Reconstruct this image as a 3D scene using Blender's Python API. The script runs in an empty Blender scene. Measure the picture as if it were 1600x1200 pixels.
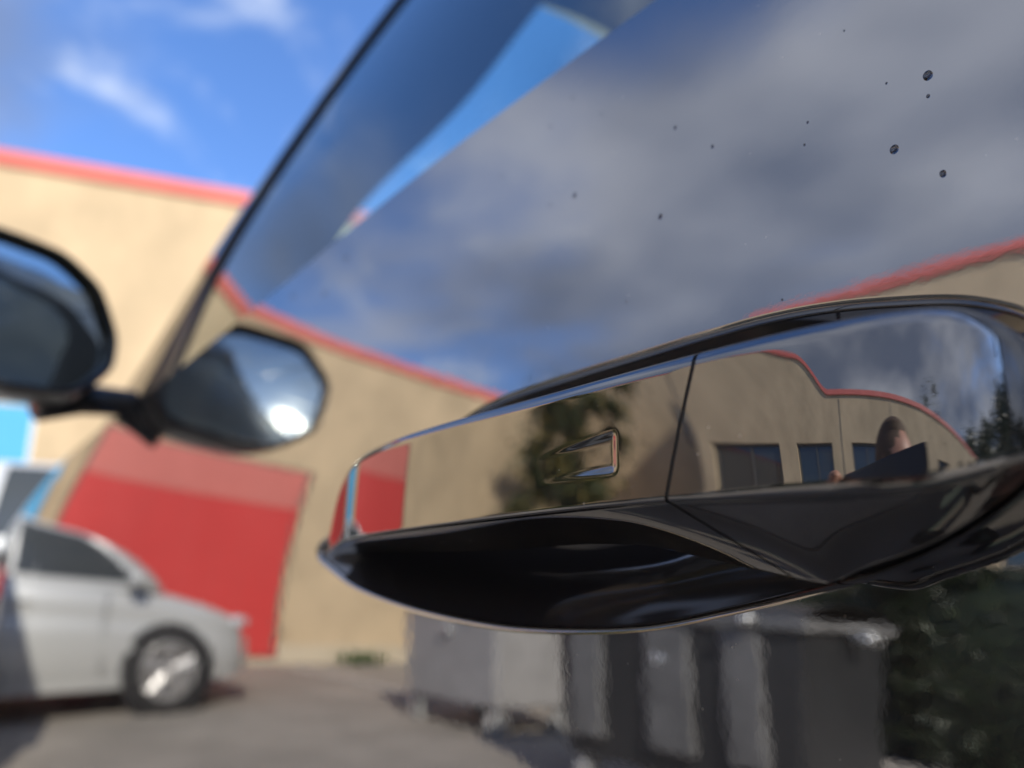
import bpy, bmesh, math, random
import numpy as np
from mathutils import Vector, Matrix
random.seed(4); rng = np.random.default_rng(4)
S = bpy.context.scene; COL = S.collection
R = math.radians
ZC = 0.92                                   # height of the phone lens above the asphalt

# ------------------------------------------------------------------ camera
CAM_A, CAM_P, CAM_D = 41.0, 14.3, 0.150
a, p = R(CAM_A), R(CAM_P)
FW = Vector((math.sin(a)*math.cos(p), math.cos(a)*math.cos(p), math.sin(p)))
RT = Vector((math.cos(a), -math.sin(a), 0.0)); UP = RT.cross(FW)
cam_d = bpy.data.cameras.new('camera'); cam = bpy.data.objects.new('camera', cam_d); COL.objects.link(cam)
cam.matrix_world = Matrix(((RT.x, UP.x, -FW.x, -CAM_D), (RT.y, UP.y, -FW.y, 0), (RT.z, UP.z, -FW.z, ZC), (0, 0, 0, 1)))
cam_d.sensor_width = 36; cam_d.lens = 36*1201/1600; cam_d.clip_start = 0.005; cam_d.clip_end = 2000
cam_d.dof.use_dof = True; cam_d.dof.focus_distance = 0.168; cam_d.dof.aperture_fstop = 7.2
S.camera = cam

# ------------------------------------------------------------------ light
SUN_DIR = Vector((0.40, -0.92, 0)).normalized()*math.cos(R(35)) + Vector((0, 0, math.sin(R(35))))
sun_d = bpy.data.lights.new('sun', 'SUN'); sun_d.energy = 4.2; sun_d.angle = R(0.53); sun_d.color = (1, .93, .82)
sun = bpy.data.objects.new('sun', sun_d); COL.objects.link(sun)
sun.rotation_euler = SUN_DIR.to_track_quat('Z', 'Y').to_euler(); sun.location = (0, 0, 30)
W = bpy.data.worlds.new('World'); S.world = W; W.use_nodes = True
nt = W.node_tree; nt.nodes.clear(); L = nt.links
def N(t, **k):
    n = nt.nodes.new(t)
    for q, v in k.items(): setattr(n, q, v)
    return n
def M2(op, x, y=None, clamp=False):
    n = N('ShaderNodeMath', operation=op, use_clamp=clamp)
    for i, v in enumerate((x, y)):
        if v is None: continue
        if isinstance(v, (int, float)): n.inputs[i].default_value = v
        else: L.new(v, n.inputs[i])
    return n.outputs[0]
out = N('ShaderNodeOutputWorld'); bg = N('ShaderNodeBackground'); bg.inputs[1].default_value = 0.12
sky = N('ShaderNodeTexSky', sky_type='NISHITA', sun_disc=False)
sky.sun_elevation = R(35); sky.sun_rotation = math.atan2(SUN_DIR.x, SUN_DIR.y); sky.ozone_density = 2.2; sky.air_density = 1.0; sky.dust_density = .4
geo = N('ShaderNodeTexCoord'); sep = N('ShaderNodeSeparateXYZ'); L.new(geo.outputs['Generated'], sep.inputs[0])
zz_ = M2('ADD', M2('MAXIMUM', sep.outputs[2], 0.0), 0.22)
cx_, cy_ = M2('DIVIDE', sep.outputs[0], zz_), M2('DIVIDE', sep.outputs[1], zz_)
cmb = N('ShaderNodeCombineXYZ'); L.new(cx_, cmb.inputs[0]); L.new(cy_, cmb.inputs[1])
n1 = N('ShaderNodeTexNoise'); n1.inputs['Scale'].default_value = 1.15; n1.inputs['Detail'].default_value = 4.5; n1.inputs['Roughness'].default_value = .55
n1.inputs['Distortion'].default_value = .35
mp = N('ShaderNodeMapping'); mp.inputs['Location'].default_value = (3.1, 1.7, 0); L.new(cmb.outputs[0], mp.inputs[0]); L.new(mp.outputs[0], n1.inputs['Vector'])
# the cloud bank stands over the far (left) side of the car park and thins out ahead
bank = M2('ADD', M2('MULTIPLY', sep.outputs[0], -0.62), M2('MULTIPLY', sep.outputs[1], -0.06))
dens = M2('ADD', M2('SUBTRACT', M2('MULTIPLY', n1.outputs['Fac'], 1.6), .28), bank)
brk = M2('MULTIPLY', M2('MULTIPLY', M2('MAXIMUM', M2('SUBTRACT', sep.outputs[2], .74), 0.0), M2('MAXIMUM', sep.outputs[1], 0.0)), -9.0); dens = M2('ADD', dens, brk)
mr = N('ShaderNodeMapRange', interpolation_type='SMOOTHSTEP'); L.new(dens, mr.inputs[0]); mr.inputs[1].default_value = .34; mr.inputs[2].default_value = .84
n2 = N('ShaderNodeTexNoise'); n2.inputs['Scale'].default_value = 1.3; n2.inputs['Detail'].default_value = 3.5; L.new(mp.outputs[0], n2.inputs['Vector'])
mr2 = N('ShaderNodeMapRange', interpolation_type='SMOOTHSTEP'); L.new(n2.outputs['Fac'], mr2.inputs[0]); mr2.inputs[1].default_value = .38; mr2.inputs[2].default_value = .68
n3 = N('ShaderNodeTexNoise'); n3.inputs['Scale'].default_value = 3.2; n3.inputs['Detail'].default_value = 6; n3.inputs['Roughness'].default_value = .6; n3.inputs['Distortion'].default_value = .5; L.new(mp.outputs[0], n3.inputs['Vector'])
mr3 = N('ShaderNodeMapRange', interpolation_type='SMOOTHSTEP'); L.new(n3.outputs['Fac'], mr3.inputs[0]); mr3.inputs[1].default_value = .50; mr3.inputs[2].default_value = .76; mr3.inputs[4].default_value = .60
ccol = N('ShaderNodeMix', data_type='RGBA'); L.new(mr2.outputs[0], ccol.inputs[0])
ccol.inputs[6].default_value = (1.35, 1.6, 2.25, 1); ccol.inputs[7].default_value = (4.2, 4.4, 5.0, 1)
mix = N('ShaderNodeMix', data_type='RGBA'); L.new(M2('MULTIPLY', mr.outputs[0], .93), mix.inputs[0]); gr_ = N('ShaderNodeMix', data_type='RGBA', blend_type='MULTIPLY'); gr_.inputs[0].default_value = 1; gr_.inputs[7].default_value = (.80, 1.06, 1.46, 1); L.new(sky.outputs[0], gr_.inputs[6]); ci_ = N('ShaderNodeMix', data_type='RGBA'); ci_.inputs[7].default_value = (5.6, 6.0, 6.6, 1); L.new(mr3.outputs[0], ci_.inputs[0]); L.new(gr_.outputs[2], ci_.inputs[6]); L.new(ci_.outputs[2], mix.inputs[6]); L.new(ccol.outputs[2], mix.inputs[7])
L.new(mix.outputs[2], bg.inputs[0]); L.new(bg.outputs[0], out.inputs[0])
S.view_settings.view_transform = 'Standard'; S.view_settings.look = 'None'; S.view_settings.gamma = 1
S.view_settings.exposure = 0.74; S.view_settings.use_curve_mapping = False
S.cycles.use_denoising = True; S.cycles.max_bounces = 10; S.cycles.glossy_bounces = 6; S.cycles.transparent_max_bounces = 12
S.cycles.sample_clamp_indirect = 30

# ------------------------------------------------------------------ materials
def mat(name, col, rough=.5, metal=0., ior=1.5, var=0., vscale=3., bump=0., bscale=40., bdist=.01, spec=.5, stretch=None):
    m = bpy.data.materials.new(name); m.use_nodes = True; t = m.node_tree; b = t.nodes['Principled BSDF']
    b.inputs['Base Color'].default_value = (*col, 1); b.inputs['Roughness'].default_value = rough
    b.inputs['Metallic'].default_value = metal; b.inputs['IOR'].default_value = ior; b.inputs['Specular IOR Level'].default_value = spec
    tc = t.nodes.new('ShaderNodeTexCoord'); src = tc.outputs['Object']
    if stretch:
        mpn = t.nodes.new('ShaderNodeMapping'); mpn.inputs['Scale'].default_value = stretch; t.links.new(src, mpn.inputs[0]); src = mpn.outputs[0]
    if var:
        n = t.nodes.new('ShaderNodeTexNoise'); n.inputs['Scale'].default_value = vscale; n.inputs['Detail'].default_value = 8; n.inputs['Roughness'].default_value = .65
        t.links.new(src, n.inputs['Vector'])
        r = t.nodes.new('ShaderNodeMapRange'); r.inputs[1].default_value = .3; r.inputs[2].default_value = .7; r.inputs[3].default_value = 1-var; r.inputs[4].default_value = 1+var
        t.links.new(n.outputs['Fac'], r.inputs[0])
        x = t.nodes.new('ShaderNodeMix'); x.data_type = 'RGBA'; x.blend_type = 'MULTIPLY'; x.inputs[0].default_value = 1; x.inputs[6].default_value = (*col, 1)
        t.links.new(r.outputs[0], x.inputs[7]); t.links.new(x.outputs[2], b.inputs['Base Color'])
    if bump:
        n = t.nodes.new('ShaderNodeTexNoise'); n.inputs['Scale'].default_value = bscale; n.inputs['Detail'].default_value = 5
        t.links.new(src, n.inputs['Vector'])
        bb = t.nodes.new('ShaderNodeBump'); bb.inputs['Strength'].default_value = bump; bb.inputs['Distance'].default_value = bdist
        t.links.new(n.outputs['Fac'], bb.inputs['Height']); t.links.new(bb.outputs[0], b.inputs['Normal'])
    return m
MT = {}
MT['paint'] = mat('black_paint', (.018, .018, .021), .018, ior=4.5, bump=.5, bscale=130, bdist=.00004)
MT['handle'] = mat('black_handle_paint', (.012, .012, .013), .012, ior=3.0, bump=.2, bscale=220, bdist=.00001)
MT['recess'] = mat('recess_plastic', (.05, .053, .068), .07, ior=2.2)  # really the door's black paint; navy base stands in for its reflections here
def weather(m, base, dust, amt):
    t = m.node_tree; b = t.nodes['Principled BSDF']; tc = t.nodes.new('ShaderNodeTexCoord')
    v = t.nodes.new('ShaderNodeTexVoronoi'); v.inputs['Scale'].default_value = 260; t.links.new(tc.outputs['Object'], v.inputs['Vector'])
    lt = t.nodes.new('ShaderNodeMath'); lt.operation = 'LESS_THAN'; lt.inputs[1].default_value = .075; t.links.new(v.outputs['Distance'], lt.inputs[0])
    sp = t.nodes.new('ShaderNodeSeparateColor'); t.links.new(v.outputs['Color'], sp.inputs[0])
    gt = t.nodes.new('ShaderNodeMath'); gt.operation = 'GREATER_THAN'; gt.inputs[1].default_value = 1-amt; t.links.new(sp.outputs[0], gt.inputs[0])
    mu = t.nodes.new('ShaderNodeMath'); mu.operation = 'MULTIPLY'; t.links.new(lt.outputs[0], mu.inputs[0]); t.links.new(gt.outputs[0], mu.inputs[1])
    n = t.nodes.new('ShaderNodeTexNoise'); n.inputs['Scale'].default_value = 14; n.inputs['Detail'].default_value = 6; t.links.new(tc.outputs['Object'], n.inputs['Vector'])
    r = t.nodes.new('ShaderNodeMapRange'); r.inputs[1].default_value = .4; r.inputs[2].default_value = .75; r.inputs[3].default_value = .01; r.inputs[4].default_value = .16; t.links.new(n.outputs['Fac'], r.inputs[0])
    mx = t.nodes.new('ShaderNodeMath'); mx.operation = 'MAXIMUM'; t.links.new(mu.outputs[0], mx.inputs[0]); t.links.new(r.outputs[0], mx.inputs[1])
    c = t.nodes.new('ShaderNodeMix'); c.data_type = 'RGBA'; c.inputs[6].default_value = (*base, 1); c.inputs[7].default_value = (*dust, 1); t.links.new(mx.outputs[0], c.inputs[0]); t.links.new(c.outputs[2], b.inputs['Base Color'])
weather(MT['paint'], (.018, .018, .021), (.30, .28, .25), .12); weather(MT['handle'], (.012, .012, .013), (.30, .28, .25), .10)
MT['rubber'] = mat('black_rubber', (.012, .012, .013), .55)
MT['trim'] = mat('black_trim', (.02, .02, .022), .3)
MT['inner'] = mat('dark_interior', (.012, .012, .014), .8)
MT['chrome'] = mat('bright_metal', (.75, .76, .78), .12, metal=1)
MT['mirror'] = mat('mirror_glass', (.55, .60, .56), .05, metal=1)
MT['asphalt'] = mat('asphalt', (.29, .26, .22), .92, var=.28, vscale=1.3, bump=.6, bscale=90, bdist=.006)
MT['wall'] = mat('tan_render', (.56, .435, .275), .92, var=.20, vscale=1.3, stretch=(1, 1, .6), bump=.4, bscale=45, bdist=.004)
MT['plinth'] = mat('pale_plinth', (.55, .47, .34), .9, var=.12, vscale=2)
MT['coping'] = mat('red_coping', (.72, .18, .145), .6, var=.1)
MT['red'] = mat('red_sign', (.60, .05, .045), .5, var=.04)
MT['salmon'] = mat('salmon_sign', (.60, .17, .14), .55, var=.05)
MT['blue'] = mat('blue_sign', (.10, .42, .72), .5, var=.03)
MT['white'] = mat('white_paint', (.75, .75, .73), .5)
MT['wglass'] = mat('window_pane', (.03, .04, .05), .05, ior=1.7)
MT['wframe'] = mat('window_frame', (.10, .095, .085), .5)
MT['blind'] = mat('pale_blind', (.62, .63, .6), .7)
MT['silver'] = mat('silver_paint', (.56, .57, .56), .3, metal=.25)
MT['carwhite'] = mat('white_car_paint', (.72, .73, .73), .2)
MT['carblue'] = mat('blue_grey_car_paint', (.10, .13, .16), .2)
MT['carglass'] = mat('car_window', (.045, .05, .05), .06)
MT['tyre'] = mat('tyre', (.018, .018, .018), .8)
MT['alloy'] = mat('alloy_rim', (.45, .44, .43), .35, metal=.6)
MT['lamp'] = mat('lamp_glass', (.55, .56, .57), .1)
MT['redlamp'] = mat('red_lamp_glass', (.35, .01, .01), .15)
MT['bin'] = mat('grey_bin', (.32, .31, .30), .42, var=.15, vscale=5)
MT['binmid'] = mat('worn_grey_bin', (.14, .138, .135), .42, var=.3, vscale=6)  # uneven mid grey, paler than the dark bin's body
MT['bindark'] = mat('dark_bin', (.03, .031, .033), .35, var=.15, vscale=5)
MT['galv'] = mat('galvanised_steel', (.42, .42, .41), .45, metal=.5)
MT['bark'] = mat('bark', (.09, .065, .045), .95, var=.3, vscale=9)
MT['leafd'] = mat('hedge_leaf', (.018, .027, .009), .5, var=.5, vscale=8)
MT['leafm'] = mat('tree_leaf', (.050, .066, .018), .5, var=.5, vscale=4)
MT['leafy'] = mat('yellow_leaf', (.20, .15, .03), .5, var=.4, vscale=4)
MT['hill'] = mat('hill_ground', (.04, .05, .025), .95, var=.3, vscale=.3)
MT['grass'] = mat('grass', (.07, .11, .025), .7, var=.3)
MT['skin'] = mat('skin', (.52, .27, .19), .5, var=.06, vscale=20)
MT['jacket'] = mat('black_jacket', (.010, .010, .012), .85, bump=.4, bscale=60, bdist=.003)
MT['trouser'] = mat('dark_trousers', (.014, .016, .022), .85)
MT['hair'] = mat('short_hair', (.10, .06, .035), .7, bump=.6, bscale=200, bdist=.002)
MT['phone'] = mat('phone_black', (.012, .012, .014), .15)
MT['shoe'] = mat('shoe', (.03, .028, .026), .7)
def glassmat(name, tint, ior):
    m = bpy.data.materials.new(name); m.use_nodes = True; t = m.node_tree; t.nodes.clear()
    o = t.nodes.new('ShaderNodeOutputMaterial'); mx = t.nodes.new('ShaderNodeMixShader'); fr = t.nodes.new('ShaderNodeFresnel'); fr.inputs[0].default_value = ior
    tr = t.nodes.new('ShaderNodeBsdfTransparent'); tr.inputs[0].default_value = (*tint, 1)
    gl = t.nodes.new('ShaderNodeBsdfGlossy'); gl.inputs['Roughness'].default_value = .01; gl.inputs[0].default_value = (.95, 1, 1, 1)
    t.links.new(fr.outputs[0], mx.inputs[0]); t.links.new(tr.outputs[0], mx.inputs[1]); t.links.new(gl.outputs[0], mx.inputs[2]); t.links.new(mx.outputs[0], o.inputs[0])
    return m
MT['glass'] = glassmat('tinted_glass', (.70, 1.0, .98), 2.3)
MT['wscreen'] = glassmat('windscreen_glass', (.92, 1.0, 1.0), 1.4)
def dropmat():
    m = bpy.data.materials.new('water'); m.use_nodes = True; b = m.node_tree.nodes['Principled BSDF']
    b.inputs['Base Color'].default_value = (.5, .51, .53, 1); b.inputs['Roughness'].default_value = .01; b.inputs['IOR'].default_value = 1.33; b.inputs['Transmission Weight'].default_value = 1
    return m
MT['water'] = dropmat()

# ------------------------------------------------------------------ helpers
def mesh(name, V, F, m, parent=None, smooth=False, loc=None):
    me = bpy.data.meshes.new(name); me.from_pydata([tuple(map(float, v)) for v in V], [], [tuple(map(int, f)) for f in F]); me.update()
    if m: me.materials.append(MT[m] if isinstance(m, str) else m)
    if smooth: me.polygons.foreach_set('use_smooth', [True]*len(me.polygons))
    o = bpy.data.objects.new(name, me); COL.objects.link(o)
    if parent: o.parent = parent
    if loc is not None: o.location = loc
    return o
def empty(name, loc=(0, 0, 0), rz=0):
    o = bpy.data.objects.new(name, None); COL.objects.link(o); o.location = loc; o.rotation_euler = (0, 0, rz); o.empty_display_size = .1; return o
def tag(o, label=None, cat=None, group=None, kind=None):
    if label: o['label'] = label
    if cat: o['category'] = cat
    if group: o['group'] = group
    if kind: o['kind'] = kind
    return o
def grid(P, closeu=False, closev=False):
    """P: array (nu,nv,3) -> verts, faces"""
    nu, nv = P.shape[:2]; V = P.reshape(-1, 3); F = []
    for i in range(nu if closeu else nu-1):
        for j in range(nv if closev else nv-1):
            i2, j2 = (i+1) % nu, (j+1) % nv
            F.append((i*nv+j, i2*nv+j, i2*nv+j2, i*nv+j2))
    return V, F
class MB:
    def __init__(s): s.V = []; s.F = []
    def add(s, V, F):
        k = len(s.V); s.V += [tuple(v) for v in V]; s.F += [tuple(i+k for i in f) for f in F]; return s
    def box(s, c, d, rz=0, bev=0, taper=1.0):
        bm = bmesh.new(); bmesh.ops.create_cube(bm, size=1)
        for v in bm.verts:
            k = taper if v.co.z < 0 else 1
            v.co = Vector((v.co.x*d[0]*k, v.co.y*d[1]*k, v.co.z*d[2]))
        if bev: bmesh.ops.bevel(bm, geom=bm.edges[:], offset=bev, segments=2, affect='EDGES', profile=.6)
        bmesh.ops.rotate(bm, verts=bm.verts, cent=(0, 0, 0), matrix=Matrix.Rotation(rz, 3, 'Z')); bmesh.ops.translate(bm, verts=bm.verts, vec=c)
        bm.verts.index_update(); s.add([v.co[:] for v in bm.verts], [[v.index for v in f.verts] for f in bm.faces]); bm.free(); return s
    def lathe(s, prof, c, axis='Z', n=24):
        """prof: list of (r,h)"""
        V = []
        for r, h in prof:
            for k in range(n):
                t = 2*math.pi*k/n; q = (r*math.cos(t), r*math.sin(t), h)
                if axis == 'Y': q = (q[0], q[2], q[1])
                if axis == 'X': q = (q[2], q[0], q[1])
                V.append((q[0]+c[0], q[1]+c[1], q[2]+c[2]))
        F = [(i*n+k, i*n+(k+1) % n, (i+1)*n+(k+1) % n, (i+1)*n+k) for i in range(len(prof)-1) for k in range(n)]
        F.append(tuple(range(n))[::-1]); F.append(tuple(range((len(prof)-1)*n, len(prof)*n)))
        return s.add(V, F)
    def tube(s, pts, rad, n=8):
        V = []; pts = [Vector(q) for q in pts]
        for i, q in enumerate(pts):
            d = (pts[min(i+1, len(pts)-1)]-pts[max(i-1, 0)]).normalized(); u = d.orthogonal().normalized(); w = d.cross(u)
            r = rad[i] if isinstance(rad, (list, tuple)) else rad
            for k in range(n):
                t = 2*math.pi*k/n; V.append(tuple(q+u*r*math.cos(t)+w*r*math.sin(t)))
        F = [(i*n+k, i*n+(k+1) % n, (i+1)*n+(k+1) % n, (i+1)*n+k) for i in range(len(pts)-1) for k in range(n)]
        F.append(tuple(range(n))[::-1]); F.append(tuple(range((len(pts)-1)*n, len(pts)*n)))
        return s.add(V, F)
    def build(s, name, m, parent=None, smooth=False): return mesh(name, s.V, s.F, m, parent, smooth)
def leaves(c_fn, n, size):
    """n small folded leaves; c_fn(k) gives positions (n,3)"""
    c = c_fn(n); u = rng.normal(size=(n, 3)); u /= np.linalg.norm(u, axis=1)[:, None]; w = np.cross(u, rng.normal(size=(n, 3))); w /= np.linalg.norm(w, axis=1)[:, None]
    sz = size*rng.uniform(.6, 1.4, (n, 1))
    V = np.stack([c-u*sz, c+w*sz*.5, c+u*sz, c-w*sz*.5], 1).reshape(-1, 3)
    F = np.arange(4*n).reshape(-1, 4); return V, F
def fastmesh(name, V, F, m, parent=None):
    me = bpy.data.meshes.new(name); me.vertices.add(len(V)); me.vertices.foreach_set('co', np.asarray(V, np.float32).ravel())
    k = F.shape[1]; me.loops.add(F.size); me.loops.foreach_set('vertex_index', F.ravel().astype(np.int32)); me.polygons.add(len(F))
    me.polygons.foreach_set('loop_start', np.arange(0, F.size, k, dtype=np.int32)); me.update(calc_edges=True); me.materials.append(MT[m])
    o = bpy.data.objects.new(name, me); COL.objects.link(o)
    if parent: o.parent = parent
    return o
def face_to(o, d):
    me = o.data; t = Vector((0, 0, 0))
    for pl in me.polygons: t += pl.normal*pl.area
    if t.dot(Vector(d)) < 0: me.flip_normals()
    return o
def catmull(P, n, closed=False):
    P = np.asarray(P, float); m = len(P); T = np.linspace(0, m if closed else m-1, n, endpoint=not closed); O = []
    for t in T:
        i = int(t); f = t-i
        if not closed and i >= m-1: i, f = m-2, 1.0
        g = (lambda k: P[k % m]) if closed else (lambda k: P[min(max(k, 0), m-1)])
        p0, p1, p2, p3 = g(i-1), g(i), g(i+1), g(i+2)
        O.append(.5*((2*p1)+(p2-p0)*f+(2*p0-5*p1+4*p2-p3)*f*f+(3*p1-p0-3*p2+p3)*f**3))
    return np.array(O)

# ------------------------------------------------------------------ ground
g = mesh('asphalt_ground', [(-300, -300, 0), (300, -300, 0), (300, 300, 0), (-300, 300, 0)], [(0, 1, 2, 3)], 'asphalt'); tag(g, kind='structure')
ln = MB()
mk = mat('parking_line', (.5, .49, .45), .8, var=.3, vscale=14)
for i, x in enumerate((-3.9, -1.3, 2.3)):
    l_ = mesh('parking_line', [(x, 6.2, .004), (x+.1, 6.2, .004), (x+.1, 8.3 if x > 0 else 9.2, .004), (x, 8.3 if x > 0 else 9.2, .004)], [(0, 1, 2, 3)], mk); tag(l_, kind='structure')

# ------------------------------------------------------------------ building
BLD = empty('building', (-6.6, 9.6, 0))
tag(BLD, 'tan rendered building with red coping and a swept-down parapet', 'building')
bx0 = Vector(BLD.location)
def bpart(o, par=None):
    o.parent = par or BLD
    if par is None: o.location = -bx0
    return o
HT = 5.40
def wall_strip(name, pts, top, m, thick, base=0.0):
    """pts: plan polyline (outer face); top: list of z; solid wall going back by thick"""
    V = []; F = []
    n = len(pts)
    for i, (x, y) in enumerate(pts):
        a_ = Vector(pts[max(i-1, 0)]); b_ = Vector(pts[min(i+1, n-1)]); d = (b_-a_).normalized(); nn = Vector((-d.y, d.x))
        bk = Vector((x, y))+nn*thick
        V += [(x, y, base), (x, y, top[i]), (bk.x, bk.y, top[i]), (bk.x, bk.y, base)]
    for i in range(n-1):
        for k in range(4): F.append((i*4+k, i*4+(k+1) % 4, (i+1)*4+(k+1) % 4, (i+1)*4+k))
    F += [(3, 2, 1, 0), tuple((n-1)*4+k for k in range(4))]
    return mesh(name, V, F, m)
# front facade: straight, then turned towards the car park at its right-hand part (walk from left to right, wall body behind = +y)
A_PTS = [(-9.2, 9.5), (-.4, 9.5), (7.2, 6.916)]
def ay(x): return 9.5 if x < -.4 else 9.5-.34*(x+.4)
bpart(wall_strip('front_wall', A_PTS, [HT-.17]*3, 'wall', .35))
bpart(wall_strip('front_coping', [(-8.84, 9.46), (-.39, 9.46), (7.2, 6.876)], [HT]*3, 'coping', .45, HT-.17))
bpart(wall_strip('front_plinth', [(-8.8, 9.47), (-.39, 9.47), (7.2, 6.886)], [.28]*3, 'plinth', .029))
# side facade x = -6.6, walk from far back (-y) to the corner: wall body behind = -x
ys = [-16, -9]+list(np.linspace(-.2, 1.95, 25))+[4.6]
def btop(y):
    t = min(max((y-.75)/1.1, 0), 1); s = t*t*(3-2*t); return 4.35+(HT-4.35)*s
XB = -6.6
bpart(wall_strip('side_plinth', [(XB+.03, -15.9), (XB+.03, 4.6)], [.3]*2, 'plinth', .026))
cp = wall_strip('side_coping', [(XB+.05, y) for y in ys[:-1]]+[(XB+.05, 4.64)], [btop(y) for y in ys], 'coping', .45)
for i in range(len(ys)):            # a thin capping following the sweep
    b = btop(ys[i])
    me = cp.data; me.vertices[i*4].co.z = b-.14; me.vertices[i*4+3].co.z = b-.14
bpart(cp)
# side wall in bays, with real window openings
WIN = [(-13.6, -12.4), (-10.8, -9.4), (-7.6, -6.0), (-4.4, -3.0), (-1.5, -.1), (.75, 2.2), (2.75, 4.35)]
WZ0, WZ1 = 1.65, 3.0
def wbox(name, y0, y1, z0, z1f):
    yy = [y0]+[y for y in ys if y0 < y < y1]+[y1]
    tz = [z1f(y) if callable(z1f) else z1f for y in yy]
    return bpart(wall_strip(name, [(XB, y) for y in yy], tz, 'wall', .35, z0))
wbox('side_wall', -16, 4.6, 0, WZ0); wbox('side_wall', -16, 4.6, WZ1, lambda y: btop(y)-.14)
ed = -16
for (y0, y1) in WIN+[(4.6, 4.6)]:
    wbox('side_wall', ed, y0, WZ0, WZ1); ed = y1
for y in (-14.5, -8.4, -2.3, .33):
    j = MB().box((XB+.004, y, 2.6), (.012, .03, 3.0)).build('wall_joint', 'wframe'); bpart(j)
for i, (y0, y1) in enumerate(WIN):
    fr = MB(); x = XB-.10; t = .05
    fr.box((x, (y0+y1)/2, WZ0+t/2), (.07, y1-y0, t)).box((x, (y0+y1)/2, WZ1-t/2), (.07, y1-y0, t))
    for yy in (y0+t/2, y1-t/2): fr.box((x, yy, (WZ0+WZ1)/2), (.07, t, WZ1-WZ0-2*t))
    fr.box((x, (y0+y1)/2, (WZ0+WZ1)/2), (.06, t, WZ1-WZ0-2*t))
    w = bpart(fr.build('window', 'wframe'))
    for k in (0, 1):
        ya, yb = (y0+t, (y0+y1)/2-t/2) if k == 0 else ((y0+y1)/2+t/2, y1-t)
        bl = (i+k) % 3 == 0
        q = mesh('pane', [(x, ya, WZ0+t), (x, yb, WZ0+t), (x, yb, WZ1-t), (x, ya, WZ1-t)], [(0, 1, 2, 3)], 'wglass'); q.parent = w
        if bl:
            q = mesh('blind', [(x-.02, ya, WZ0+.45), (x-.02, yb, WZ0+.45), (x-.02, yb, WZ1-t), (x-.02, ya, WZ1-t)], [(0, 1, 2, 3)], 'blind'); q.parent = w
    s_ = MB().box((XB+.03, (y0+y1)/2, WZ0-.03), (.16, y1-y0+.1, .05)).build('sill', 'plinth'); s_.parent = w
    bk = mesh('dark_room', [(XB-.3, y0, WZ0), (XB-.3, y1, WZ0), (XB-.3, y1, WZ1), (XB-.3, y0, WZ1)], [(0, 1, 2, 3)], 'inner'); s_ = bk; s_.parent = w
RX = -8.9
bpart(wall_strip('recessed_wall', [(RX, 4.6), (RX, 9.5)], [5.3]*2, 'wall', .35)); bpart(wall_strip('recessed_coping', [(RX+.05, 4.6), (RX+.05, 9.46)], [5.46]*2, 'coping', .45, 5.3))
bpart(wall_strip('return_wall', [(-6.95, 4.598), (RX, 4.598)], [5.2]*2, 'wall', -.3))
fr = MB(); UY0, UY1, UZ0, UZ1 = 5.3, 6.3, 3.6, 4.4
for yy in (UY0, UY1): fr.box((RX+.02, yy, (UZ0+UZ1)/2), (.09, .06, UZ1-UZ0+.06))
for zz_k in (UZ0, UZ1): fr.box((RX+.02, (UY0+UY1)/2, zz_k), (.088, UY1-UY0-.06, .06))
fr.box((RX+.02, (UY0+UY1)/2, (UZ0+UZ1)/2), (.085, .05, UZ1-UZ0-.06)); w = bpart(fr.build('window', 'wframe'))
for ya, yb, m_ in ((UY0+.03, (UY0+UY1)/2-.025, 'blind'), ((UY0+UY1)/2+.025, UY1-.03, 'blind')):
    q = mesh('pane', [(RX+.012, ya, UZ0+.03), (RX+.012, yb, UZ0+.03), (RX+.012, yb, UZ1-.03), (RX+.012, ya, UZ1-.03)], [(0, 1, 2, 3)], m_); q.parent = w
rf = mesh('roof', [(-6.9, -15.8, 4.0), (-20, -15.8, 4.0), (-20, 16, 4.0), (7, 16, 4.0), (7, 7.3, 4.0), (-.4, 9.8, 4.0), (-9.2, 9.8, 4.0), (-9.2, 4.5, 4.0), (-6.9, 4.5, 4.0)], [tuple(range(9))], 'plinth'); bpart(rf)
bk = wall_strip('back_wall', [(7.2, 6.8), (7.2, 16), (-20, 16), (-20, -16), (-6.6, -16)][::-1], [4.1]*5, 'wall', -.3); bpart(bk)

# signs on the facade
def sign(name, x0, x1, z0, z1, parts, label, cat):
    """flat boards on the front facade; parts: (m, u0,u1,v0,v1) fractions"""
    o = Vector((x0, ay(x0), z0)); e = Vector((x1, ay(x1), z0)); d = (e-o); ln_ = d.length; d.normalize(); nn = Vector((d.y, -d.x, 0))
    E_ = empty(name, o+nn*.005, math.atan2(d.y, d.x)); tag(E_, label, cat)
    for k, (pn, m, u0, u1, v0, v1, th) in enumerate(parts):
        MB().box(((u0+u1)/2*ln_, -th/2-.004, (v0+v1)/2*(z1-z0)), ((u1-u0)*ln_, th, (v1-v0)*(z1-z0))).build(pn, m, E_)
    return E_
sign('red_sign', -3.75, -.45, .12, 3.05, [('frame', 'wframe', -.018, 1.018, -.012, 1.012, .03), ('lower_board', 'red', 0, 1, 0, .79, .05), ('upper_board', 'salmon', 0, 1, .792, 1, .05)], 'large red board with a paler red top strip, behind the silver hatchback', 'sign')  # first part: dark backing painted in for the shadow gap round the boards
sign('blue_sign', .05, 1.22, .9, 2.62, [('border', 'white', 0, 1, 0, 1, .03), ('board', 'blue', .0, .985, .09, 1.0, .05)], 'light blue board with white border on the sunlit facade', 'sign')
sign('red_sign', 2.05, 3.6, .3, 2.7, [('board', 'red', 0, 1, 0, 1, .05)], 'plain red board on the facade right of the blue board', 'sign')

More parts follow.
